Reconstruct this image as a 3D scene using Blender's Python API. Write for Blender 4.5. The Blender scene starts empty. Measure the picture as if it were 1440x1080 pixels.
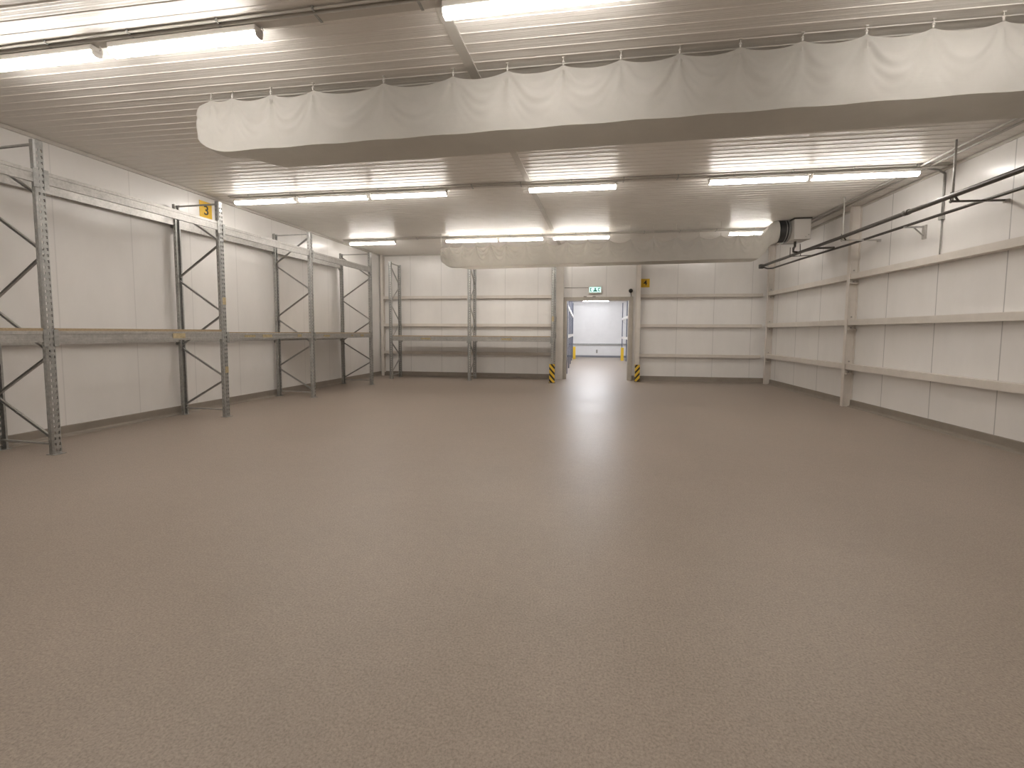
import bpy, bmesh, math, random
from mathutils import Vector, Matrix

random.seed(7)
C = bpy.context.scene.collection
sc = bpy.context.scene

# ------------------------------------------------------------------ camera
YAW, PITCH, ROLL, CH = .1524, -.0685, .0051, 1.6
def camera():
    cy, sy, cp, sp, cr, sr = math.cos(YAW), math.sin(YAW), math.cos(PITCH), math.sin(PITCH), math.cos(ROLL), math.sin(ROLL)
    f = Vector((-sy*cp, cy*cp, sp)); rt = Vector((cy, sy, 0)); up = rt.cross(f)
    r2 = rt*cr + up*sr; u2 = -rt*sr + up*cr
    cam = bpy.data.cameras.new('camera'); o = bpy.data.objects.new('camera', cam); C.objects.link(o)
    m = Matrix((r2, u2, -f)).transposed().to_4x4(); m.translation = (0, 0, CH)
    o.matrix_world = m
    cam.sensor_fit = 'HORIZONTAL'; cam.sensor_width = 36
    cam.lens = 633.72/1440*36
    cam.shift_y = -29.3/1440; cam.shift_x = 0
    cam.clip_start = .05; cam.clip_end = 200
    sc.camera = o
camera()

# ------------------------------------------------------------------ world, exposure, lamp strengths
w = bpy.data.worlds.new('world'); sc.world = w; w.use_nodes = True
w.node_tree.nodes['Background'].inputs[0].default_value = (.5, .46, .42, 1)
w.node_tree.nodes['Background'].inputs[1].default_value = .05
sc.view_settings.view_transform = 'Standard'; sc.view_settings.look = 'None'
sc.view_settings.gamma = 1; sc.view_settings.use_curve_mapping = False
sc.view_settings.exposure = 1.71
TUBE = 11.5; TUBE_COL = (1, .945, .885)
FAR_TUBE = 19.5; FAR_COL = (.93, .95, 1)

# ------------------------------------------------------------------ materials
def mat(name, col, rough=.5, metal=0., spec=.5):
    m = bpy.data.materials.new(name); m.use_nodes = True
    b = m.node_tree.nodes['Principled BSDF']
    b.inputs['Base Color'].default_value = (*col, 1); b.inputs['Roughness'].default_value = rough
    b.inputs['Metallic'].default_value = metal; b.inputs['Specular IOR Level'].default_value = spec
    return m
def N(m, t, **kw):
    n = m.node_tree.nodes.new(t)
    for k, v in kw.items(): setattr(n, k, v)
    return n
def L(m, a, b): m.node_tree.links.new(a, b)
def coords(m, scale=(1, 1, 1)):
    t = N(m, 'ShaderNodeTexCoord'); mp = N(m, 'ShaderNodeMapping'); mp.inputs['Scale'].default_value = scale
    L(m, t.outputs['Object'], mp.inputs['Vector']); return mp.outputs['Vector']
def noise(m, vec, scale, detail=4, rough=.55):
    n = N(m, 'ShaderNodeTexNoise'); n.inputs['Scale'].default_value = scale; n.inputs['Detail'].default_value = detail
    n.inputs['Roughness'].default_value = rough; L(m, vec, n.inputs['Vector']); return n.outputs['Fac']
def ramp(m, fac, stops):
    r = N(m, 'ShaderNodeValToRGB'); e = r.color_ramp.elements
    while len(e) < len(stops): e.new(.5)
    for k, (p, c) in enumerate(stops): e[k].position = p; e[k].color = (*c, 1)
    L(m, fac, r.inputs[0]); return r.outputs[0]
def mixc(m, a, b, fac, mode='MULTIPLY'):
    x = N(m, 'ShaderNodeMix', data_type='RGBA', blend_type=mode)
    for s, v in ((0, fac), (6, a), (7, b)):
        if hasattr(v, 'links') or hasattr(v, 'is_linked'): L(m, v, x.inputs[s])
        else: x.inputs[s].default_value = v if s == 0 else (*v, 1)
    return x.outputs[2]
def bump(m, h, strength, dist, prev=None):
    b = N(m, 'ShaderNodeBump'); b.inputs['Strength'].default_value = strength; b.inputs['Distance'].default_value = dist
    L(m, h, b.inputs['Height'])
    if prev is not None: L(m, prev, b.inputs['Normal'])
    return b.outputs['Normal']
def P(m): return m.node_tree.nodes['Principled BSDF']

def floor_mat():
    m = mat('resin_floor', (.3, .25, .2), .36, 0, .34)
    v = coords(m)
    big = noise(m, v, .9, 5, .6); sp = noise(m, v, 85, 3, .75); mid = noise(m, v, 14, 4, .65)
    c = ramp(m, big, [(.3, (.328, .273, .225)), (.7, (.37, .309, .257))])
    s = ramp(m, sp, [(.3, (.6, .6, .6)), (.5, (1, 1, 1)), (.7, (1.32, 1.32, 1.3))])
    k = ramp(m, mid, [(.3, (.93, .93, .93)), (.7, (1.04, 1.04, 1.04))])
    L(m, mixc(m, mixc(m, c, s, .8), k, .8), P(m).inputs['Base Color'])
    r = N(m, 'ShaderNodeMapRange'); r.inputs[3].default_value = .34; r.inputs[4].default_value = .47
    L(m, big, r.inputs[0]); L(m, r.outputs[0], P(m).inputs['Roughness'])
    L(m, bump(m, sp, .55, .002), P(m).inputs['Normal'])
    return m
def wall_mat(name, axis, pitch, offset, base=(.87, .85, .825), jt=1.):
    """lacquered sandwich panels with a thin vertical joint every pitch metres"""
    m = mat(name, base, .27, 0, .5)
    v = coords(m)
    sep = N(m, 'ShaderNodeSeparateXYZ'); L(m, v, sep.inputs[0])
    a = N(m, 'ShaderNodeMath', operation='ADD'); L(m, sep.outputs[axis], a.inputs[0]); a.inputs[1].default_value = offset
    d = N(m, 'ShaderNodeMath', operation='PINGPONG'); L(m, a.outputs[0], d.inputs[0]); d.inputs[1].default_value = pitch/2
    j = ramp(m, d.outputs[0], [(.0, (1-.5*jt,)*3), (.006, (1-.35*jt,)*3), (.010, (1, 1, 1))])
    n1 = noise(m, coords(m, (1.2, 1.2, .5)), 1.1, 5, .6)
    c = ramp(m, n1, [(.3, tuple(x*.955 for x in base)), (.7, tuple(x*1.03 for x in base))])
    L(m, mixc(m, c, j, 1.), P(m).inputs['Base Color'])
    n2 = noise(m, coords(m, (1, 1, .15)), 2.2, 2, .5)
    L(m, bump(m, n2, .12, .01), P(m).inputs['Normal'])
    return m
def ceiling_mat():
    m = mat('ceiling_panel', (.6, .565, .52), .29, 0, .16)
    v = coords(m)
    n1 = noise(m, coords(m, (.015, 26, .01)), 1.6, 3, .6)      # rolled micro-profile running along the panels
    n2 = noise(m, v, .6, 4, .6)
    b1 = bump(m, n1, 1, .0055)
    L(m, b1, P(m).inputs['Normal'])
    L(m, ramp(m, n2, [(.3, (.79, .758, .712)), (.7, (.85, .818, .772))]), P(m).inputs['Base Color'])
    return m
def steel_mat(name, lo, hi, rough=.45, metal=.75):
    m = mat(name, lo, rough, metal)
    v = coords(m); n = noise(m, v, 28, 4, .7); n2 = noise(m, v, 5, 3, .6)
    c = ramp(m, n, [(.3, lo), (.7, hi)])
    L(m, mixc(m, c, ramp(m, n2, [(.3, (.86, .86, .86)), (.7, (1.06, 1.06, 1.06))]), 1.), P(m).inputs['Base Color'])
    return m
def paint_mat(name, col, rough=.45, var=.07, sc_=6):
    m = mat(name, col, rough)
    n = noise(m, coords(m), sc_, 5, .65)
    L(m, ramp(m, n, [(.28, tuple(c*(1-var*1.6) for c in col)), (.6, col), (.8, tuple(min(1, c*(1+var)) for c in col))]), P(m).inputs['Base Color'])
    return m
def fabric_mat(name, col):
    m = mat(name, col, .9, 0, .2)
    n = noise(m, coords(m, (1, 1, 1)), 3.5, 6, .7); f = noise(m, coords(m, (14, 14, 14)), 16, 2, .5)
    wr = noise(m, coords(m, (1.3, 1, 6)), 3.2, 5, .6)
    L(m, ramp(m, n, [(.3, tuple(c*.93 for c in col)), (.7, tuple(c*1.04 for c in col))]), P(m).inputs['Base Color'])
    b1 = bump(m, wr, .35, .012); L(m, bump(m, f, .12, .001, b1), P(m).inputs['Normal'])
    tr = N(m, 'ShaderNodeBsdfTranslucent'); tr.inputs[0].default_value = (*[c*.8 for c in col], 1)
    mx = N(m, 'ShaderNodeMixShader'); mx.inputs[0].default_value = .5      # thin cloth lets some light through
    L(m, P(m).outputs[0], mx.inputs[1]); L(m, tr.outputs[0], mx.inputs[2])
    L(m, mx.outputs[0], m.node_tree.nodes['Material Output'].inputs['Surface'])
    return m
def glow_mat(name, col, s):
    m = bpy.data.materials.new(name); m.use_nodes = True; b = P(m)
    b.inputs['Base Color'].default_value = (.8, .8, .8, 1); b.inputs['Emission Color'].default_value = (*col, 1)
    b.inputs['Emission Strength'].default_value = s; return m
def stripe_mat(name, sign, period=.19):
    m = mat(name, (.8, .52, .04), .5)
    sep = N(m, 'ShaderNodeSeparateXYZ'); L(m, coords(m), sep.inputs[0])
    a = N(m, 'ShaderNodeMath', operation='MULTIPLY_ADD'); L(m, sep.outputs[0], a.inputs[0]); a.inputs[1].default_value = sign*1.15; L(m, sep.outputs[2], a.inputs[2])
    p = N(m, 'ShaderNodeMath', operation='PINGPONG'); L(m, a.outputs[0], p.inputs[0]); p.inputs[1].default_value = period/2
    d = N(m, 'ShaderNodeMath', operation='DIVIDE'); L(m, p.outputs[0], d.inputs[0]); d.inputs[1].default_value = period/2
    c = ramp(m, d.outputs[0], [(0, (.025, .02, .012)), (.4, (.025, .02, .012)), (.44, (.82, .53, .05)), (1, (.82, .53, .05))])
    L(m, c, P(m).inputs['Base Color']); return m
def chip_mat():
    m = mat('chipboard', (.4, .3, .19), .7)
    n = noise(m, coords(m, (3, 3, 9)), 14, 5, .75)
    L(m, ramp(m, n, [(.25, (.27, .19, .11)), (.5, (.42, .32, .2)), (.75, (.55, .45, .32))]), P(m).inputs['Base Color'])
    return m

M = dict(
    floor=floor_mat(), cove=paint_mat('cove_resin', (.3, .262, .22), .5, .1, 3),
    wl=wall_mat('wall_panel_left', 1, 1.12, 1.08, jt=.3), wr=wall_mat('wall_panel_right', 1, 1.25, .1), wb=wall_mat('wall_panel_back', 0, 1.15, .35, base=(.89, .87, .845), jt=.5),
    wf=paint_mat('wall_panel_front', (.6, .575, .54), .4), ceil=ceiling_mat(),
    galv=steel_mat('galvanised_steel', (.36, .36, .35), (.52, .52, .5)), galv2=steel_mat('galvanised_beam', (.42, .41, .39), (.58, .565, .54), .4, .7),
    galvb=steel_mat('galvanised_brace', (.4, .395, .38), (.52, .51, .49), .42, .5), chip=chip_mat(),
    cream=paint_mat('cream_steel_paint', (.74, .69, .63), .42, .05, 4), jamb=paint_mat('door_frame_paint', (.5, .46, .4), .45, .08, 5),
    strip=paint_mat('ceiling_trim_paint', (.6, .57, .52), .4, .04), fabric=fabric_mat('duct_cloth', (.77, .745, .7)),
    white=mat('white_plastic', (.72, .69, .65), .4), grey=mat('grey_plastic', (.38, .36, .33), .5), tray=paint_mat('tray_steel', (.5, .475, .44), .35, .08, 9),
    tube=glow_mat('lit_diffuser', TUBE_COL, TUBE), tube2=glow_mat('lit_diffuser_cool', FAR_COL, FAR_TUBE),
    dark=steel_mat('dark_steel_pipe', (.07, .062, .055), (.13, .118, .105), .42, .4), darkduct=mat('dark_flexible_duct', (.06, .06, .06), .4, .3),
    black=mat('black', (.02, .018, .016), .5), yellow=paint_mat('yellow_sign', (.8, .5, .03), .45, .06, 12), yel2=mat('yellow_paint', (.85, .56, .04), .45),
    label=paint_mat('paper_label', (.58, .48, .29), .7, .25, 30), sa=stripe_mat('hazard_stripes_down', 1), sb=stripe_mat('hazard_stripes_up', -1),
    exitp=glow_mat('exit_sign_panel', (.42, .95, .82), .34), exitg=mat('exit_sign_green', (.01, .12, .09), .5),
    blue=paint_mat('blue_grey_steel', (.12, .13, .18), .45, .1), wnext=paint_mat('next_room_panel', (.88, .87, .865), .4, .03, 2),
    greyp=mat('grey_panel', (.25, .25, .28), .5), cable=mat('cable', (.09, .08, .07), .5), rope=mat('white_cord', (.75, .71, .66), .6),
)

# ------------------------------------------------------------------ mesh helpers
class MB:
    def __init__(s): s.b = bmesh.new()
    def box(s, x0, x1, y0, y1, z0, z1, bev=0):
        r = bmesh.ops.create_cube(s.b, size=1, matrix=Matrix.Translation(((x0+x1)/2, (y0+y1)/2, (z0+z1)/2)) @ Matrix.Diagonal((abs(x1-x0), abs(y1-y0), abs(z1-z0), 1)))
        if bev:
            es = list({e for v in r['verts'] for e in v.link_edges})
            bmesh.ops.bevel(s.b, geom=es, offset=bev, segments=2, profile=.5, affect='EDGES')
        return s
    def prism(s, pts, a, c, closed=True, up=Vector((0, 0, 1))):
        """sweep a 2-D section (u, v) from a to c; u sideways, v towards up"""
        a, c = Vector(a), Vector(c); d = (c-a).normalized(); u = d.cross(up).normalized(); v = u.cross(d).normalized()
        A = [s.b.verts.new(a+u*p[0]+v*p[1]) for p in pts]; B = [s.b.verts.new(c+u*p[0]+v*p[1]) for p in pts]
        n = len(pts)
        for i in range(n if closed else n-1): s.b.faces.new((A[i], A[(i+1) % n], B[(i+1) % n], B[i]))
        if closed and n > 2: s.b.faces.new(A[::-1]); s.b.faces.new(B)
        return s
    def bar(s, a, c, w, h, up=Vector((0, 0, 1))):
        return s.prism([(-w/2, -h/2), (w/2, -h/2), (w/2, h/2), (-w/2, h/2)], a, c, True, up)
    def chan(s, a, c, w, h, t=.003, up=Vector((0, 0, 1))):
        """C-section, open towards -v"""
        return s.prism([(-w/2, -h/2), (-w/2, h/2), (w/2, h/2), (w/2, -h/2), (w/2-t, -h/2), (w/2-t, h/2-t), (-w/2+t, h/2-t), (-w/2+t, -h/2)], a, c, True, up)
    def tube(s, pts, r, n=10, caps=True):
        pts = [Vector(p) for p in pts]; rings = []
        for i, p in enumerate(pts):
            d = (pts[min(i+1, len(pts)-1)]-pts[max(i-1, 0)]).normalized()
            ref = Vector((0, 0, 1)) if abs(d.z) < .95 else Vector((1, 0, 0))
            u = d.cross(ref).normalized(); v = d.cross(u)
            rr = r[i] if isinstance(r, (list, tuple)) else r
            rings.append([s.b.verts.new(p+(u*math.cos(2*math.pi*k/n)+v*math.sin(2*math.pi*k/n))*rr) for k in range(n)])
        for A, B in zip(rings, rings[1:]):
            for k in range(n):
                f = s.b.faces.new((A[k], A[(k+1) % n], B[(k+1) % n], B[k])); f.smooth = True
        if caps: s.b.faces.new(rings[0][::-1]); s.b.faces.new(rings[-1])
        return s
    def build(s, name, m, parent=None, bevel=0):
        bmesh.ops.recalc_face_normals(s.b, faces=s.b.faces)
        me = bpy.data.meshes.new(name); s.b.to_mesh(me); s.b.free()
        if m: me.materials.append(m)
        o = bpy.data.objects.new(name, me); C.objects.link(o); o.parent = parent
        if bevel:
            q = o.modifiers.new('bevel', 'BEVEL'); q.width = bevel; q.segments = 2; q.limit_method = 'ANGLE'
        return o
def tag(o, label, cat, group=None):
    o['label'] = label; o['category'] = cat
    if group: o['group'] = group
    return o
def empty(name, loc, label, cat, group=None, rz=0):
    o = bpy.data.objects.new(name, None); C.objects.link(o); o.location = loc; o.rotation_euler = (0, 0, rz)
    o.empty_display_size = .2
    return tag(o, label, cat, group)
def struct(o, kind='structure'): o['kind'] = kind; return o
def inst(o, parent=None, loc=None, rz=None, name=None):
    c = o.copy(); C.objects.link(c); c.parent = parent
    if loc is not None: c.location = loc
    if rz is not None: c.rotation_euler = (0, 0, rz)
    if name: c.name = name
    return c

# ------------------------------------------------------------------ room shell
H = 4.35; YB = 15.6; YF = -4.2; XR = 5.9
def xl(y): return -7.72+.048*(y-5)
def shell():
    struct(MB().box(-8.6, 6.3, YF-.3, 30.2, -.2, 0).build('floor', M['floor']))
    # ceiling: panels running left to right, a small rib every 15 cm
    b = MB(); prof = []
    y = YF-.1
    while y < YB+.1:
        prof += [(y, 0), (y+.132, 0), (y+.138, -.005), (y+.144, -.005)]; y += .15
    prof.append((y, 0))
    A = [b.b.verts.new((-8.5, p[0], H+p[1])) for p in prof]; B_ = [b.b.verts.new((6.1, p[0], H+p[1])) for p in prof]
    for i in range(len(prof)-1): b.b.faces.new((A[i], A[i+1], B_[i+1], B_[i]))
    b.box(-8.5, 6.1, YF-.1, YB+.1, H+.02, H+.15)
    struct(b.build('ceiling', M['ceil']))
    # left wall (slightly out of square)
    b = MB()
    q = [(xl(YF-.1), YF-.1), (xl(YB+.1), YB+.1), (xl(YB+.1)-.15, YB+.1), (xl(YF-.1)-.15, YF-.1)]
    lo = [b.b.verts.new((p[0], p[1], 0)) for p in q]; hi = [b.b.verts.new((p[0], p[1], H+.01)) for p in q]
    for i in range(4): b.b.faces.new((lo[i], lo[(i+1) % 4], hi[(i+1) % 4], hi[i]))
    b.b.faces.new(lo); b.b.faces.new(hi); struct(b.build('wall_left', M['wl']))
    struct(MB().box(XR, XR+.15, YF-.1, YB+.1, 0, H+.01).build('wall_right', M['wr']))
    struct(MB().box(-8.4, XR+.1, YF-.2, YF, 0, H+.01).build('wall_front', M['wf']))
    b = MB(); b.box(-7.4, -.56, YB, YB+.15, 0, H+.01).box(1.6, XR+.1, YB, YB+.15, 0, H+.01).box(-.56, 1.6, YB, YB+.15, 2.72, H+.01)
    struct(b.build('wall_back', M['wb']))
    # coved skirting
    def cove(name, a, c, side):
        pts = [(0, 0), (.075*side, 0), (.07*side, .006), (.035*side, .02), (.022*side, .045), (.018*side, .15), (.012*side, .158), (0, .16)]
        struct(MB().prism(pts, a, c).build(name, M['cove']))
    cove('baseboard_left', (xl(YF)-.002, YF, 0), (xl(YB)-.002, YB, 0), 1)
    cove('baseboard_right', (XR, YF, 0), (XR, YB, 0), -1)
    cove('baseboard_back_left', (-7.25, YB, 0), (-.62, YB, 0), 1)
    cove('baseboard_back_right', (1.66, YB, 0), (XR, YB, 0), 1)
    # flat joint strip across the ceiling panels
    struct(MB().bar((-1.36, 1.0, H-.006), (-.66, YB, H-.006), .1, .012).build('trim_1', M['strip']))
    # flashing angle in the right-hand ceiling corner
    struct(MB().box(XR-.025, XR, YF, YB, H-.05, H-.005).build('trim_2', M['strip']))
    struct(MB().box(-7.3, XR, YB-.05, YB, H-.05, H-.005).build('trim_3', M['strip']))
    struct(MB().bar((xl(YF)+.02, YF, H-.03), (xl(YB)+.02, YB, H-.03), .04, .05).build('trim_4', M['strip']))
    # door frame lining the opening
    b = MB()
    for x0, x1 in ((-.62, -.5), (1.54, 1.68)):
        b.box(x0, x1, YB-.07, YB+.2, 0, 2.7)
    b.box(-.62, 1.68, YB-.07, YB+.2, 2.68, 2.8)
    fr = struct(b.build('door_1', M['jamb'], None, .006))
    b = MB(); b.box(-.66, -.6, YB-.1, YB-.07, 1.38, 1.5).tube([(-.63, YB-.1, 1.44), (-.63, YB-.16, 1.44), (-.56, YB-.16, 1.44)], .014)
    b.build('door_handle', M['galv'], fr)
    b = MB()
    for x in (.05, .35): b.box(x, x+.1, YB-.1, YB-.07, 2.79, 2.83)
    b.build('door_stop', M['grey'], fr)
shell()

# ------------------------------------------------------------------ cream steel columns and wall rails
def i_column(name, loc, rz, label, wid=.27, dep=.2, hgt=H, brk=(.93, 1.9, 2.9), group=None, clips=(-1, 1)):
    """I-section; local -X is the flange facing the room"""
    t = empty(name, loc, label, 'steel column', group, rz)
    MB().box(-dep, -dep+.012, -wid/2, wid/2, 0, hgt-.01).build('room_flange', M['cream'], t, .003)
    MB().box(-dep+.012, -.014, -.006, .006, 0, hgt-.01).build('web', M['cream'], t)
    MB().box(-.014, -.002, -wid/2, wid/2, 0, hgt-.01).build('wall_flange', M['cream'], t)
    for z in brk:
        for s in clips:
            b = MB(); b.box(-dep+.014, -.016, s*.008, s*.1, z-.215, z-.2).box(-dep+.03, -.02, s*.007, s*.019, z-.2, z+.12)
            c = b.build('rail_bracket', M['cream'], t)
            b = MB()
            for zz in (z+.07, z-.165): b.tube([(-dep/2, s*.018, zz), (-dep/2, s*.034, zz)], .016, 8)
            b.build('bolt', M['grey'], c)
    return t
i_column('steel_column', (XR, 10.9, 0), 0, 'cream steel column standing free at the middle of the right wall', .1, .19)
i_column('steel_column', (XR, 15.24, 0), 0, 'cream steel column in the far right corner of the hall', .1, .18)
i_column('steel_column', (XR, 6.5, 0), 0, 'cream steel column at the near end of the right wall rails', .1, .19)
i_column('steel_column', (-.745, YB-.005, 0), math.pi/2, 'wide cream steel column left of the doorway', .25, .17)
i_column('steel_column', (1.83, YB-.005, 0), math.pi/2, 'narrow cream steel column right of the doorway', .12, .3, brk=(.9, 1.88, 2.87), clips=(-1,))
i_column('steel_column', (-7.125, YB-.005, 0), math.pi/2, 'cream steel column in the far left corner behind the racking', .11, .15)

def rail(a, c, label, group, hh=.13, dd=.13, n=None):
    """cold-rolled channel rail: top lip, face, bottom lip. n = unit vector to the room"""
    a, c, n = Vector(a), Vector(c), Vector(n)
    L_ = (c-a).length; d = (c-a).normalized(); t = .004
    o = empty('wall_rail', a, label, 'wall rail', group)
    sec = [(0, 0), (dd, 0), (dd, -.02), (dd-t, -.02), (dd-t, -t), (t, -t), (t, -hh+t), (dd-t, -hh+t), (dd-t, -hh+.02), (dd, -hh+.02), (dd, -hh), (0, -hh)]
    b = MB(); up = Vector((0, 0, 1))
    A = [b.b.verts.new(-n*(p[0])+up*p[1]) for p in sec]; B_ = [b.b.verts.new(d*L_-n*(p[0])+up*p[1]) for p in sec]
    for i in range(len(sec)): b.b.faces.new((A[i], A[(i+1) % len(sec)], B_[(i+1) % len(sec)], B_[i]))
    b.b.faces.new(A); b.b.faces.new(B_[::-1])
    b.build('channel', M['cream'], o)
    return o
rn = [('upper', 2.9), ('middle', 1.91), ('lower', .945)]
for nm, z in rn:
    rail((XR-.165, 10.915, z), (XR-.165, 15.225, z), f'{nm} cream rail on the right wall between the corner and middle columns', 'right wall rails', .12, .155, (-1, 0, 0))
    rail((XR-.165, 6.515, z), (XR-.165, 10.885, z), f'{nm} cream rail on the right wall, nearer than the middle column', 'right wall rails', .12, .155, (-1, 0, 0))
    rail((XR-.165, 2.4, z), (XR-.165, 6.485, z), f'{nm} cream rail stub at the extreme right edge of the picture', 'right wall rails', .12, .155, (-1, 0, 0))
for nm, z in (('upper', 2.87), ('middle', 1.89), ('lower', .905)):
    rail((-7.11, YB-.14, z), (-.8, YB-.14, z), f'{nm} cream rail on the back wall behind the racking', 'back wall rails', .1, .13, (0, -1, 0))
    rail((1.9, YB-.14, z), (5.68, YB-.14, z), f'{nm} cream rail on the back wall right of the doorway', 'back wall rails', .1, .13, (0, -1, 0))

# ------------------------------------------------------------------ pallet racking
def post_mesh(h):
    """perforated upright, web on local x=0 facing +X, opening towards -X"""
    P2 = [(-.072, -.028), (-.072, -.05), (-.055, -.05), (-.045, -.05), (-.016, -.05), (0, -.037), (0, -.031), (0, -.012), (0, .012), (0, .031), (0, .037), (-.016, .05), (-.045, .05), (-.055, .05), (-.072, .05), (-.072, .028)]
    holes = {6, 8, 2, 12}
    bm = bmesh.new(); zs = []
    z = .0
    while z < h-.06: zs += [z, z+.04]; z += .075
    zs.append(h)
    g = [[bm.verts.new((p[0], p[1], zz)) for p in P2] for zz in zs]
    for r in range(len(zs)-1):
        for c in range(len(P2)-1):
            if c in holes and r % 2 == 1 and r < len(zs)-2: continue
            bm.faces.new((g[r][c], g[r][c+1], g[r+1][c+1], g[r+1][c]))
    bmesh.ops.recalc_face_normals(bm, faces=bm.faces)
    me = bpy.data.meshes.new('post'); bm.to_mesh(me); bm.free(); me.materials.append(M['galv']); return me
POST = post_mesh(3.93)
def make_frame(parent, loc, rz, pattern, depth=.98, nz=None, stickers=()):
    """upright frame in the parent's space: front post at loc facing local +X"""
    fr = bpy.data.objects.new('upright_frame', None); C.objects.link(fr); fr.parent = parent; fr.location = loc; fr.rotation_euler = (0, 0, rz)
    for s in (0, 1):
        o = bpy.data.objects.new('post', POST); C.objects.link(o); o.parent = fr
        if s: o.location = (-depth, 0, 0); o.rotation_euler = (0, 0, math.pi)
        q = o.modifiers.new('thickness', 'SOLIDIFY'); q.thickness = .0025; q.offset = 0
        x = 0 if not s else -depth
        sg = 1 if not s else -1
        MB().box(x+sg*.035, x-sg*.105, -.065, .065, 0, .008).build('foot_plate', M['galv'], fr)
    F, B_ = -.05, -depth+.05
    for z in (.13, 3.89):
        MB().chan((F, 0, z), (B_, 0, z), .024, .024).build('brace', M['galvb'], fr)
    zz = [3.85, 3.2, 2.56, 1.92, 1.3, .72, .16]
    for i in range(6):
        front = (i % 2 == 0) if pattern in ('F', 'N') else (i % 2 == 1)
        z0, z1 = zz[i]-.03, zz[i+1]+.03
        if pattern == 'N' and i == 0:      # near frame: its top diagonal falls towards the aisle
            a, c = (B_, 0, 3.82), (F, 0, 3.27); 
        elif pattern == 'N' and i == 1: a, c = (B_, 0, 3.17), (F, 0, 2.59)
        else: a, c = ((F if front else B_), 0, z0), ((B_ if front else F), 0, z1)
        MB().chan(a, c, .032, .026, .0025, Vector((0, 1, 0))).build('brace', M['galvb'], fr)
    for z, hh in stickers:
        o = MB().box(.0015, .003, -.03, .042, z, z+hh).build('sticker', M['label'], fr); o['label'] = 'yellowed paper label on the post'
    return fr
def make_beam(parent, a, c, nrm, hh=.135, label=None, spots=0):
    """stepped box beam from post to post, plus hooked end connectors"""
    a, c, n = Vector(a), Vector(c), Vector(nrm)
    d = (c-a).normalized(); up = Vector((0, 0, 1))
    sec = [(0, 0), (.045, 0), (.045, -hh), (0, -hh), (0, -hh*.72), (.006, -hh*.7), (.006, -hh*.3), (0, -hh*.28)]
    b = MB(); A = [b.b.verts.new(a-n*p[0]+up*p[1]) for p in sec]; B_ = [b.b.verts.new(c-n*p[0]+up*p[1]) for p in sec]
    for i in range(len(sec)): b.b.faces.new((A[i], A[(i+1) % len(sec)], B_[(i+1) % len(sec)], B_[i]))
    b.b.faces.new(A); b.b.faces.new(B_[::-1])
    o = b.build('beam', M['galv2'], parent)
    for e, s in ((a, 1), (c, -1)):
        b = MB(); q = e+n*.003
        b.bar(q+up*.02+d*s*.002, q-up*(hh+.055)+d*s*.002, .05, .006, n)
        b.build('end_connector', M['galv'], o)
    rr = random.Random(int(a.y*100+a.z*10)+spots)
    for k in range(spots):
        t = rr.uniform(.1, .9); p = a.lerp(c, t)+n*.0015; q = p+d*rr.uniform(.08, .28)
        s = MB().bar(p-up*(hh/2), q-up*(hh/2), .002, hh*rr.uniform(.25, .6)).build('sticker', M['label'], o); s['label'] = 'torn yellowed label on the beam'
    return o
def make_deck(parent, pts, z, label='brown chipboard shelf deck', th=.02):
    b = MB(); lo = [b.b.verts.new((p[0], p[1], z)) for p in pts]; hi = [b.b.verts.new((p[0], p[1], z+th)) for p in pts]
    for i in range(4): b.b.faces.new((lo[i], lo[(i+1) % 4], hi[(i+1) % 4], hi[i]))
    b.b.faces.new(lo[::-1]); b.b.faces.new(hi); o = b.build('shelf_deck', M['chip'], parent); o['label'] = label; return o

# left row: local frame with +Y along the wall
ra = math.atan(-.0565)      # direction along the row leans towards +X with distance
def left_rack():
    base = Vector((-6.655, 4.72, 0))
    t = empty('pallet_rack', base, 'long galvanised pallet rack with two beam levels along the left wall', 'pallet rack', None, ra)
    ys = [-2.68, .05, 2.72, 5.27, 8.03]
    pat = ['B', 'N', 'B', 'F', 'B']
    for k, y in enumerate(ys):
        make_frame(t, (0, y, 0), 0, pat[k], 1.02, None, ((2.08, .13), (.82, .12)) if k == 2 else ())
    for k in range(4):
        y0, y1 = ys[k]+.052, ys[k+1]-.052
        up_z = [3.56, 3.565, 3.52, 3.5][k]; lo_z = [1.585, 1.585, 1.56, 1.55][k]
        for z, h_ in ((up_z, .15), (lo_z, .125 if k > 1 else .14)):
            make_beam(t, (.004, y0, z), (.004, y1, z), (1, 0, 0), h_, spots=(3 if k > 1 else 1) if z < 2 else 0)
            zr = z+.13 if z > 2 else z-.06
            make_beam(t, (-1.024, y1, zr), (-1.024, y0, zr), (-1, 0, 0), h_)
        if k == 3: make_deck(t, [(-.035, y0+.01), (-.035, y1-.01), (-.97, y1-.01), (-.97, y0+.01)], lo_z+.001)
        else:
            for xa, xb, a_, c_ in ((-.005, -.125, 0, .02),):
                make_deck(t, [(xa, y0+a_), (xa, y1-c_), (xb, y1-c_), (xb, y0+a_)], lo_z+.001, 'brown timber board lying along the front beam', .035 if k < 2 else .015)
    return t
left_rack()
def back_rack():
    t = empty('pallet_rack', (-6.36, 14.4, 0), 'lower-beamed galvanised pallet rack along the back wall left of the doorway', 'pallet rack')
    xs = [0, 2.72, 5.45]
    for k, x in enumerate(xs):
        make_frame(t, (x, 0, 0), -math.pi/2, 'F', .86, None, ((1.95, .16),) if k == 2 else ())
    for k in range(2):
        x0, x1 = xs[k]+.052, xs[k+1]-.052
        make_beam(t, (x0, -.004, 1.45), (x1, -.004, 1.45), (0, -1, 0), .15, spots=2)
        make_beam(t, (x1, .864, 1.45), (x0, .864, 1.45), (0, 1, 0), .15)
        make_deck(t, [(x0+.01, .035), (x1-.01, .035), (x1-.01, .825), (x0+.01, .825)], 1.451)
    return t
back_rack()

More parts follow.
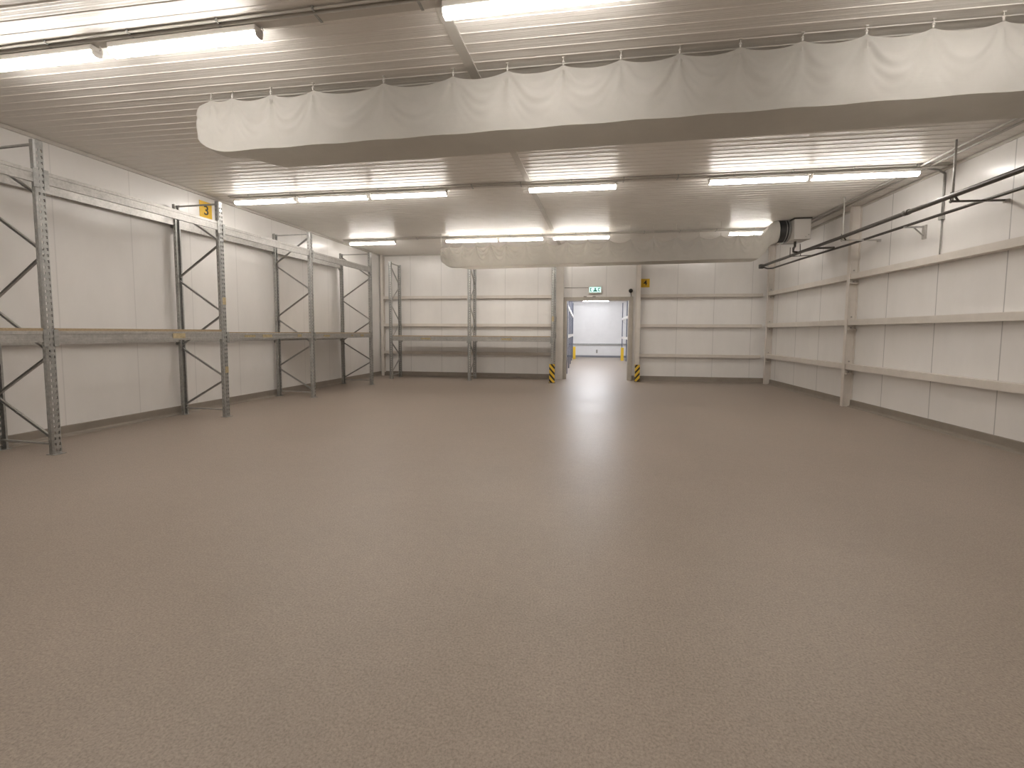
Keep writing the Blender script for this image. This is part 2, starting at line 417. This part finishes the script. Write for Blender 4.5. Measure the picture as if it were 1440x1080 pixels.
# striped post protectors either side of the doorway
def guard(loc, m, label, wd=.17, hh=.6):
    t = empty('post_guard', loc, label, 'post guard', 'striped post guards')
    b = MB(); pts = [(-wd/2, 0), (wd/2, 0), (wd/2, .1), (wd/2-.012, .1), (wd/2-.012, .012), (-wd/2+.012, .012), (-wd/2+.012, .1), (-wd/2, .1)]
    lo = [b.b.verts.new((p[0], p[1], .01)) for p in pts]; hi = [b.b.verts.new((p[0], p[1], hh)) for p in pts]
    for i in range(8): b.b.faces.new((lo[i], lo[(i+1) % 8], hi[(i+1) % 8], hi[i]))
    b.b.faces.new(lo); b.b.faces.new(hi); b.build('striped_shield', m, t, .004)
    MB().box(-wd/2-.02, wd/2+.02, -.03, .08, 0, .01).build('foot_plate', M['black'], t)
guard((-.91, 14.26, 0), M['sa'], 'yellow and black striped guard at the foot of the rack post left of the doorway')
guard((1.83, YB-.43, 0), M['sb'], 'yellow and black striped guard at the foot of the column right of the doorway', .15, .56)

# ------------------------------------------------------------------ signs and small wall items
def text_mesh(txt, size, m, name, parent, loc, rot, extr=.002):
    cu = bpy.data.curves.new('t', 'FONT'); cu.body = txt; cu.size = size; cu.extrude = extr; cu.align_x = 'CENTER'; cu.align_y = 'CENTER'; cu.offset = size*.012
    o = bpy.data.objects.new('t', cu); C.objects.link(o)
    dg = bpy.context.evaluated_depsgraph_get(); me = bpy.data.meshes.new_from_object(o.evaluated_get(dg))
    bpy.data.objects.remove(o); me.materials.clear(); me.materials.append(m)
    q = bpy.data.objects.new(name, me); C.objects.link(q); q.parent = parent; q.location = loc; q.rotation_euler = rot; return q
wa = math.atan(.048)
s3 = empty('number_sign', (xl(8.26)+.004, 8.26, 4.03), 'yellow square sign reading 3 high on the left wall', 'sign', None, -wa)
MB().box(0, .004, -.145, .145, -.17, .17).build('plate', M['yellow'], s3)
text_mesh('3', .26, M['black'], 'numeral', s3, (.006, .01, -.01), (math.pi/2, 0, math.pi/2))
s4 = empty('number_sign', (2.065, YB-.004, 3.25), 'yellow square sign reading 4 on the back wall right of the doorway', 'sign')
MB().box(-.14, .14, -.004, 0, -.14, .14).build('plate', M['yellow'], s4)
text_mesh('4', .24, M['black'], 'numeral', s4, (0, -.006, 0), (math.pi/2, 0, 0))
def exit_sign():
    t = empty('exit_sign', (.43, YB-.02, 3.04), 'lit green and white emergency exit sign above the doorway', 'exit sign')
    MB().box(-.22, .22, -.07, .015, -.13, .13, .012).build('housing', M['white'], t)
    MB().box(-.19, .19, -.076, -.07, -.085, .085).build('lit_panel', M['exitp'], t)
    y = -.078
    def poly(name, pts):
        b = MB(); A = [b.b.verts.new((p[0], y, p[1])) for p in pts]; B_ = [b.b.verts.new((p[0], y+.003, p[1])) for p in pts]
        b.b.faces.new(A); b.b.faces.new(B_[::-1])
        for i in range(len(pts)): b.b.faces.new((A[i], A[(i+1) % len(pts)], B_[(i+1) % len(pts)], B_[i]))
        b.build(name, M['exitg'], t)
    poly('running_figure', [(-.165, .06), (-.125, .06), (-.125, .03), (-.145, .02), (-.14, -.02), (-.115, -.06), (-.14, -.07), (-.165, -.03)])
    poly('arrow', [(-.03, .06), (.03, .06), (.012, .01), (.06, -.03), (.075, -.06), (-.07, -.06), (-.055, -.03), (-.012, .01)])
    poly('door_symbol', [(.1, .06), (.165, .06), (.165, .035), (.125, .035), (.12, -.01), (.15, -.045), (.135, -.07), (.1, -.03)])
exit_sign()
b = MB(); b.tube([(-.6, YB-.012, 3.12), (.2, YB-.012, 3.115)], .012, 6)
tag(b.build('cable_conduit', M['grey']), 'thin conduit running left from the lit exit sign', 'conduit')
def beacon():
    t = empty('wall_beacon', (1.6, YB, 3.0), 'small dark round sounder on the wall right of the exit sign', 'sounder')
    MB().tube([(0, 0, 0), (0, -.03, 0)], .07, 16).build('base', M['grey'], t)
    MB().tube([(0, -.03, 0), (0, -.08, 0), (0, -.1, 0)], [.065, .06, .03], 16).build('dome', M['black'], t)
    MB().tube([(0, -.02, -.05), (.02, -.02, -.14), (.02, -.02, -.2)], .01, 6).build('cable', M['cable'], t)
    MB().box(-.02, .07, -.05, 0, -.26, -.19).build('junction_box', M['grey'], t)
beacon()
b = MB(); pts = []
for k in range(30):
    z = 3.9-k*.1; pts.append((-.895+.012*math.sin(k*1.1)+(.02 if 1.3 < z < 2.4 else 0), YB-.2, z))
b.tube(pts, .011, 6); tag(b.build('power_cable', M['cable']), 'loose black cable hanging down the column left of the doorway', 'cable')

# ------------------------------------------------------------------ light fittings
def light(x0, x1, y, z, label, m=None, rz=0, group='tubular light fittings', wd=.1):
    ln = x1-x0
    t = empty('light_fitting', ((x0+x1)/2, y, z), label, 'light fitting', group, rz)
    h = ln/2
    MB().box(-h, h, -wd*.57, wd*.57, .0, .055, .012).build('housing', M['white'], t)
    b = MB(); pts = [(-wd*.52, .002), (-wd*.52, -.022), (-wd*.45, -.04), (-wd*.25, -.055), (wd*.25, -.055), (wd*.45, -.04), (wd*.52, -.022), (wd*.52, .002)]
    b.prism(pts, (-h+.014, 0, 0), (h-.014, 0, 0)).build('diffuser', m or M['tube'], t)
    for s in (-1, 1):
        b = MB(); b.prism([(p[0]*.9, p[1]*.8) for p in pts], (s*(h-.016), 0, 0), (s*(h-.004), 0, 0)); b.build('end_cap', M['white'], t)
        MB().tube([(s*h, .02, .03), (s*(h+.022), .025, .04), (s*(h+.018), .01, .062)], .005, 6).build('cable', M['white'], t)
    for s in (-.6, .6): MB().box(s*h-.012, s*h+.012, -.02, .02, .055, H-z-.05).build('clip', M['galvb'], t)
    return t
def tray(x0, x1, y, label, rz=0, n=14):
    t = empty('cable_trunking', (0, y, H), label, 'cable trunking', 'cable trunkings on the ceiling', rz)
    MB().box(x0, x1, -.045, .045, -.046, -.008, .004).build('channel', M['strip'], t)
    MB().tube([(x0, -.08, -.02), (x1, -.08, -.02)], .011, 8).build('conduit', M['strip'], t)
    for k in range(n):
        x = x0+(x1-x0)*(k+.5)/n
        b = MB(); b.box(x-.012, x+.012, -.1, .055, -.012, -.007).box(x-.009, x+.009, -.098, -.06, -.036, -.008).box(x-.012, x+.012, -.05, .05, -.05, -.045); b.build('clip', M['galv'], t)
LZ = 4.235
def rows():
    r1 = -.016
    y1 = lambda x: 3.79+r1*(x+2)
    for a, c, l in ((-6.12, -4.6, 'lit tube fitting cut by the left edge of the picture, before the near fabric duct'),
                    (-4.43, -2.87, 'lit tube fitting second from the left in the nearest light row'),
                    (-1.17, .4, 'lit tube fitting cut by the top edge, above the near fabric duct')):
        light(a, c, y1((a+c)/2), LZ, l, rz=r1)
    tray(-7.4, 5.6, y1(0), 'cable trunking above the nearest row of lights', r1)
    for a, c, l in ((-7.05, -5.72, 'lit tube fitting beside the left wall in the middle light row'),
                    (-5.62, -4.17, 'lit tube fitting second from the left wall in the middle light row'),
                    (-4.09, -2.57, 'lit tube fitting third from the left wall in the middle light row'),
                    (-1.0, .58, 'lone lit tube fitting in the middle light row, right of the ceiling joint strip'),
                    (2.15, 3.73, 'lit tube fitting left of the last one in the middle light row'),
                    (3.79, 5.4, 'lit tube fitting at the right wall end of the middle light row')):
        light(a, c, 8.47, LZ, l)
    tray(-7.15, 5.78, 8.47, 'cable trunking above the middle row of lights')
    for a, c, l in ((-6.9, -5.47, 'lit tube fitting at the left wall end of the farthest light row'),
                    (-3.92, -2.41, 'lit tube fitting above the left end of the far fabric duct'),
                    (-2.35, -1.1, 'shorter lit tube fitting in the farthest row, left of the ceiling joint strip'),
                    (-.82, .72, 'lit tube fitting in the farthest row, above the doorway'),
                    (3.8, 5.0, 'lit tube fitting half hidden behind the right end of the far fabric duct')):
        light(a, c, 12.83, LZ, l)
    tray(-7.1, 5.78, 12.85, 'cable trunking above the farthest row of lights')
    for a, c, l in ((-6.1, -4.55, 'lit tube fitting behind the viewer, beside the left wall'), (-3.0, -1.45, 'lit tube fitting behind the viewer, left of the middle'),
                    (.6, 2.15, 'lit tube fitting behind the viewer, right of the middle'), (3.6, 5.15, 'lit tube fitting behind the viewer, beside the right wall')):
        light(a, c, -.9, LZ, l)
    light(2.3, 3.85, 3.72, LZ, 'lit tube fitting above the picture, right part of the nearest light row', rz=r1)
rows()

# ------------------------------------------------------------------ fabric ducts
def smooth(a, b, t):
    t = max(0, min(1, (t-a)/(b-a))); return t*t*(3-2*t)
def fabric_duct(name, loc, rz, length, hooks, label, top=.59, wid=.58, cord=.07, sag=.055, foldamp=.03, left_end=True, right_round=None, wrinkle=None, seed=1):
    """local: x along the duct from the closed end, y=0 near face, z=0 bottom; hooks = x positions of the hanging points"""
    t = empty(name, loc, label, 'fabric duct', 'fabric air ducts', rz)
    rr = random.Random(seed)
    step = .022; nx = int(length/step)
    # perimeter samples: near face from top to bottom, bottom, far face, top
    per = []
    nf, nb = 30, 14
    for i in range(nf): per.append(('n', i/nf))
    for i in range(nb): per.append(('b', i/nb))
    for i in range(12): per.append(('f', i/12))
    for i in range(10): per.append(('t', i/10))
    skew = {k: (rr.uniform(-.06, .06), rr.uniform(.7, 1.35)) for k in range(len(hooks)+2)}
    hs = [hooks[0]-.3]+list(hooks)+[hooks[-1]+.6]
    b = MB(); rings = []
    for ix in range(nx+1):
        x = ix*step
        k = 0
        while k < len(hs)-2 and hs[k+1] <= x: k += 1
        x0, x1 = hs[k], hs[k+1]; u = (x-x0)/(x1-x0); span = x1-x0
        am = wrinkle(x) if wrinkle else 1.
        sc_ = sag*min(1.3, span/.55)*(1-(2*u-1)**2)**.8 if 0 <= u <= 1 else 0
        ring = []
        # closed, rounded end
        e = 1.0
        if left_end:
            e = smooth(-.02, .36, x)
        for kind, s in per:
            if kind == 'n':
                dep = s; y = 0; z = top-sc_*(1-s)**1.0 - s*(top-sc_*(1-s)*0)
                z = (top-sc_)*(1-s)
                # folds radiating from each hook and swags between them
                f = 0
                for hx, q in ((x0, k), (x1, k+1)):
                    dx = x-hx; dz = max(.02, top-z)
                    a = math.atan2(dx, dz)
                    ph, am2 = skew[q]
                    f += am2*math.cos(a*9+ph*20)*math.exp(-abs(a)*1.3)*(dz/.2)**.5*math.exp(-dz/.34)
                w2 = (2*u-1+skew[k][0]*4)**2
                sw = math.sin((z-.3*w2)*52+k*1.7)*(1-min(1, abs(2*u-1)**3))*math.exp(-((s-.42)/.38)**2)*min(1, s*5)
                bul = math.sin(math.pi*s)*.02*(1-(2*u-1)**2)
                y += -(f*foldamp+sw*foldamp*.22*skew[k][1]+bul)*am*(1-s**6)
                z = z
            elif kind == 'b':
                y = wid*s; z = -.012*math.sin(math.pi*s)+.004*math.sin(x*9+s*4)
            elif kind == 'f':
                y = wid+.02*math.sin(math.pi*s); z = (top-sc_*.9)*s
            else:
                y = wid*(1-s); z = top-sc_*(1-.0*s)-.035*math.sin(math.pi*s)
            if left_end:
                # the closed end: underside sweeps up, and the tail is narrower than the duct
                xr = max(0, x)
                zb = .31*(1-math.sqrt(max(0, 1-(1-min(1, xr/.46))**2)))
                zt = top-.17*(1-math.sqrt(max(0, 1-(1-min(1, xr/.25))**2)))
                z = zb+z*(zt-zb)/top
                wf = .22+.36*smooth(.5, .8, x) if x < .8 else wid
                rn = math.sqrt(max(0, 1-(1-min(1, (xr+.004)/.12))**2))
                wf = wf*rn
                y = (y*wf/wid if y > 0 else y*rn)+.10*(1-rn)
            if right_round:
                a, c_, r, yc, zc = right_round       # from x=a to c_ the section turns into a circle of radius r
                q = smooth(a, c_, x)
                if q > 0:
                    oy, oz = y-wid/2, z-top/2
                    an = math.atan2(oz, oy); y = y+(yc+r*math.cos(an)-y)*q; z = z+(zc+r*math.sin(an)-z)*q
            ring.append(b.b.verts.new((x, y, z)))
        rings.append(ring)
    n = len(per)
    for A, B_ in zip(rings, rings[1:]):
        for i in range(n):
            f = b.b.faces.new((A[i], A[(i+1) % n], B_[(i+1) % n], B_[i])); f.smooth = True
    if left_end: b.b.faces.new(rings[0][::-1])
    b.b.faces.new(rings[-1])
    sl = b.build('cloth_sleeve', M['fabric'], t)
    q = sl.modifiers.new('e', 'EDGE_SPLIT'); q.split_angle = math.radians(55)
    return t
def add_hooks(t, hooks, ztop, cord, y=0, swing=0):
    first = None
    for hx, dx in hooks:
        if first is None:
            b = MB(); b.tube([(0, 0, -.004), (0, 0, .03)], .009, 6).tube([(0, 0, .03), (.003, 0, cord)], .0035, 6)
            b.tube([(-.012, 0, .03), (0, 0, .045), (.012, 0, .03)], .004, 6).box(-.014, .014, -.01, .01, cord-.006, cord)
            first = b.build('hanging_hook', M['rope'], t); first.location = (hx, y, ztop)
        else:
            o = first.copy(); C.objects.link(o); o.parent = t; o.location = (hx, y, ztop)
# near duct: closed end at x=-4.33, runs right past the frame edge to the right wall
hk = [-4.3, -4.02, -3.52, -2.99, -2.15, -1.37, -.79, -.22, .34, .89, 1.43, 1.96, 2.48, 3.0, 3.52, 4.06, 4.6]
x0 = -4.56
nd = fabric_duct('fabric_duct', (x0, 4.85, 3.685), -.028, 9.5, [h-x0 for h in hk], 'large cream fabric air duct hanging nearest, with a rounded left end', seed=4)
add_hooks(nd, [(h-x0, 0) for h in hk], .586, H-3.685-.588)
# far duct
x0f = -4.02
hf = [.06, .3, .68, 1.08, 1.5, 1.95, 2.5, 3.05, 3.6, 4.15, 4.7, 5.25, 5.8, 6.35, 6.9, 7.4, 7.8, 8.15, 8.5]
fd = fabric_duct('fabric_duct', (x0f, 12.5, 3.43), -.072, 8.74, hf, 'smaller-looking cream fabric duct at the far end, above the doorway', sag=.1, foldamp=.045,
                 right_round=(8.25, 8.7, .27, .29, .66), wrinkle=lambda x: 1.5-1.1*smooth(1.6, 2.8, x), seed=9)
add_hooks(fd, [(h, 0) for h in hf[:-3]], .586, H-3.43-.588)

# air handler feeding the far duct
def air_unit():
    t = empty('air_handler', (4.96, 11.78, 3.84), 'cream boxed fan unit hung at the right end of the far fabric duct', 'air handling unit')
    w_, d_, h_ = .36, .78, .47
    MB().box(0, w_, 0, .5, 0, h_, .006).build('casing', M['white'], t)
    MB().box(.03, w_-.03, -.006, .002, .03, h_-.03, .004).build('access_panel', M['white'], t)
    b = MB(); b.tube([(w_-.05, -.01, .1), (w_-.05, -.016, .1)], .012, 8).tube([(w_-.11, -.01, .05), (w_-.11, -.016, .05)], .01, 8); b.build('screw', M['grey'], t)
    MB().box(.01, w_-.01, .5, d_, .02, h_-.02).build('coil_box', M['galvb'], t)
    MB().box(-.02, w_+.01, -.02, d_, h_, h_+.03).build('mounting_frame', M['dark'], t)
    # spigot
    cy, cz = .385, .265
    b = MB(); b.tube([(0, cy, cz), (-.03, cy, cz), (-.031, cy, cz), (-.06, cy, cz)], [.2, .2, .275, .275], 28); b.build('collar', M['galv'], t)
    pts, rad = [], []
    for k in range(16): pts.append((-.05-k*.0125, cy, cz)); rad.append(.268 if k % 2 else .255)
    MB().tube(pts, rad, 28).build('flexible_sleeve', M['darkduct'], t)
    MB().tube([(-.1, cy, cz), (-.115, cy, cz)], .276, 28).build('strap', M['galv'], t)
    b = MB()
    for x, y in ((.03, .04), (.03, d_-.05), (w_-.03, .04), (w_-.03, d_-.05)): b.tube([(x, y, h_+.02), (x, y, H-3.84)], .008, 6)
    b.build('hanger_rod', M['dark'], t)
    b = MB(); b.tube([(.15, .3, 0), (.15, .3, -.12), (.12, .3, -.16), (.12, .3, -.24), (.25, .3, -.27)], .028, 10); b.build('drain_pipe', M['dark'], t)
air_unit()

# ------------------------------------------------------------------ pipework on the right wall
def pipes():
    p1 = empty('pipe', (5.2, 14.35, 3.57), 'thick dark pipe along the right wall, nearest the room', 'pipe', 'dark pipes by the right wall')
    MB().tube([(0, 0, 0), (-.0, -4, -.005), (-.03, -8, 0), (-.08, -16.5, 0)], .036, 14).build('pipe_run', M['dark'], p1)
    MB().box(-.06, .06, -.02, .09, -.06, .06, .01).build('end_cap', M['dark'], p1)
    for y in (-6, -10.9): MB().tube([(0-.015*(-y/6), y-.06, 0), (-.015*(-y/6), y+.06, 0)], .045, 14).build('coupling', M['dark'], p1)
    p2 = empty('pipe', (5.47, 14.3, 3.5), 'thinner dark pipe along the right wall, between the thick pipe and the wall', 'pipe', 'dark pipes by the right wall')
    MB().tube([(0, 0, 0), (.03, -1.7, 0), (.13, -3.6, 0), (.15, -8, 0), (.16, -16.4, 0)], .024, 12).build('pipe_run', M['dark'], p2)
    MB().tube([(0, 0, 0), (-.12, .04, .0), (-.25, .05, .05)], .02, 10).build('elbow', M['dark'], p2)
    c = empty('pipe', (5.2, 12.0, 3.57), 'dark branching pipe and drain bracket below the fan unit', 'pipe')
    b = MB(); b.tube([(0, .1, 0), (.12, -.5, .0), (.3, -.9, -.06)], .022, 10); b.build('branch', M['dark'], c)
    b = MB(); b.tube([(-.12, .25, .16), (-.12, .25, -.06)], .009, 6).tube([(-.12, .25, -.06), (.42, .1, -.06)], .009, 6).tube([(.1, .2, -.05), (.1, .25, .24)], .008, 6); b.build('bracket', M['dark'], c)
    # hanger frames: rod from the ceiling, cross bar under both pipes
    for k, (y, lab) in enumerate(((7.45, 'dark, nearest the viewer on the right wall'), (10.2, 'pale, beside the middle column'), (3.6, 'outside the right edge of the picture'))):
        h = empty('pipe_hanger', (5.24, y, H), f'rod and bar pipe hanger, {lab}', 'pipe hanger', 'pipe hangers')
        MB().tube([(-.04, 0, 0), (-.04, 0, -.86)], .014, 8).build('drop_rod', M['tray'] if k == 1 else M['galvb'], h)
        MB().bar((-.07, 0, -.855), (.62, 0, -.865), .04, .022).build('cross_bar', M['dark'] if k == 0 else M['tray'], h)
        b = MB(); b.tube([(-.04, -.05, -.81), (.0, -.05, -.865)], .014, 8).tube([(-.04, .03, -.72), (-.04, .03, -.87)], .012, 8); b.build('u_clamp', M['dark'], h)
        MB().box(.6, XR-5.24, -.02, .02, -.9, -.85).build('wall_plate', M['tray'], h)
    # small wall bracket holding the thin pipe
    s = empty('pipe_bracket', (XR, 9.0, 3.44), 'small steel wall bracket holding the thin dark pipe', 'bracket')
    MB().box(-.03, 0, -.04, .04, -.18, .06).build('wall_plate', M['tray'], s)
    MB().bar((0, 0, .03), (-.34, 0, .03), .03, .025).build('arm', M['galvb'], s)
    MB().bar((0, 0, -.15), (-.18, 0, .02), .02, .015).build('strut', M['galvb'], s)
    # conduits in the corner of ceiling and wall
    for k, (x, lab) in enumerate(((5.41, 'outer'), (5.57, 'inner'))):
        o = MB().tube([(x, YB-.05, H-.03), (x-.03, 8, H-.03), (x-.05, YF+.1, H-.03)], .018, 8).build('ceiling_conduit', M['tray'])
        tag(o, f'{lab} pale conduit running along the ceiling beside the right wall', 'conduit', 'ceiling conduits')
    b = MB(); n = 0
    b.tube([(XR-.02, 8.62, H-.1), (XR-.02, 8.62, 3.55)], .017, 8)
    b.tube([(XR-.02, 8.62, H-.1), (XR-.12, 8.62, H-.04), (5.58, 8.55, H-.03)], .017, 8)
    v = empty('wall_conduit', (0, 0, 0), 'grey vertical conduit dropping down the right wall from the ceiling', 'conduit')
    b.build('conduit_pipe', M['galvb'], v); MB().tube([(XR-.02, 8.62, 3.55), (XR-.02, 8.62, 2.9)], .009, 6).build('cable', M['galvb'], v)
    MB().box(XR-.05, XR, 8.58, 8.66, 3.5, 3.6).build('clamp', M['galvb'], v)
pipes()

# ------------------------------------------------------------------ room beyond the doorway
def next_room():
    X0, X1, Y1, H2 = -1.75, 3.75, 29.8, 3.58
    struct(MB().box(X0-.1, X0, YB+.15, Y1, 0, H2).build('wall_next_left', M['wnext']))
    struct(MB().box(X1, X1+.1, YB+.15, Y1, 0, H2).build('wall_next_right', M['wnext']))
    struct(MB().box(X0-.1, X1+.1, Y1, Y1+.1, 0, H2).build('wall_next_back', M['wnext']))
    struct(MB().box(X0-.1, X1+.1, YB+.15, Y1+.1, H2, H2+.1).build('ceiling_next', M['wnext']))
    struct(MB().box(X0, X1, Y1-.02, Y1, 0, .12).build('baseboard_next', M['greyp']))
    tag(MB().box(-.8, 2.9, Y1-.08, Y1, .8, .9).build('wall_rail', M['galv']), 'grey bumper rail on the far wall seen through the doorway', 'wall rail')
    tag(MB().box(.95, 1.05, Y1-.06, Y1, .28, .5, .01).build('wall_socket', M['grey']), 'small grey box low on the far wall through the doorway', 'socket')
    def rack(x, face, ys, label, beams):
        t = empty('pallet_rack', (x, ys[0], 0), label, 'pallet rack', 'racks beyond the doorway')
        for y in ys:
            fr = bpy.data.objects.new('upright_frame', None); C.objects.link(fr); fr.parent = t; fr.location = (0, y-ys[0], 0)
            for xx in (0, -face*.95):
                MB().chan((xx, 0, 0), (xx, 0, 3.45), .07, .05, .004, Vector((face, 0, 0))).build('post', M['blue'], fr)
            zz = [.2, .9, 1.6, 2.3, 3.0]
            for i in range(4):
                a, c = (0, -face*.95) if i % 2 else (-face*.95, 0)
                MB().bar((a, 0, zz[i]), (c, 0, zz[i+1]), .03, .02).build('brace', M['white'], fr)
        for z in beams:
            for y0, y1 in zip(ys, ys[1:]):
                for xx in (face*.01, -face*.96):
                    MB().bar((xx, y0-ys[0]+.05, z), (xx, y1-ys[0]-.05, z), .045, .14).build('beam', M['white'], t)
    rack(-.55, 1, [17.6, 20.4, 23.2, 26, 28.8], 'blue-grey rack with white beams on the left through the doorway', (1.45, 2.6))
    rack(2.5, -1, [20.4, 23.2, 26, 28.8], 'blue-grey rack with white beams on the right through the doorway', (1.3, 2.45))
    for x, y, l in ((-.42, 27.6, 'yellow post protector at the rack on the left through the doorway'), (2.33, 26.6, 'yellow post protector at the rack on the right through the doorway')):
        o = MB().box(x-.08, x+.08, y-.08, y+.02, 0, .75, .01).build('post_protector', M['yel2']); tag(o, l, 'post guard', 'plain yellow protectors')
    tag(MB().box(2.02, 2.36, 20.15, 20.3, 0, .55, .01).build('end_barrier', M['greyp']), 'low grey barrier at the rack end on the right through the doorway', 'barrier')
    for x, y, l in ((.5, 17.2, 'nearest'), (.5, 19.4, 'second'), (.5, 21.6, 'third'), (.5, 23.8, 'fourth'), (.5, 25.6, 'fifth'), (.8, 27.3, 'farthest')):
        light(x-.75, x+.75, y, 3.5, f'{l} lit tube fitting in the room beyond the doorway', M['tube2'], group='lights beyond the doorway')
_H = H
H = 3.58
next_room()
H = _H
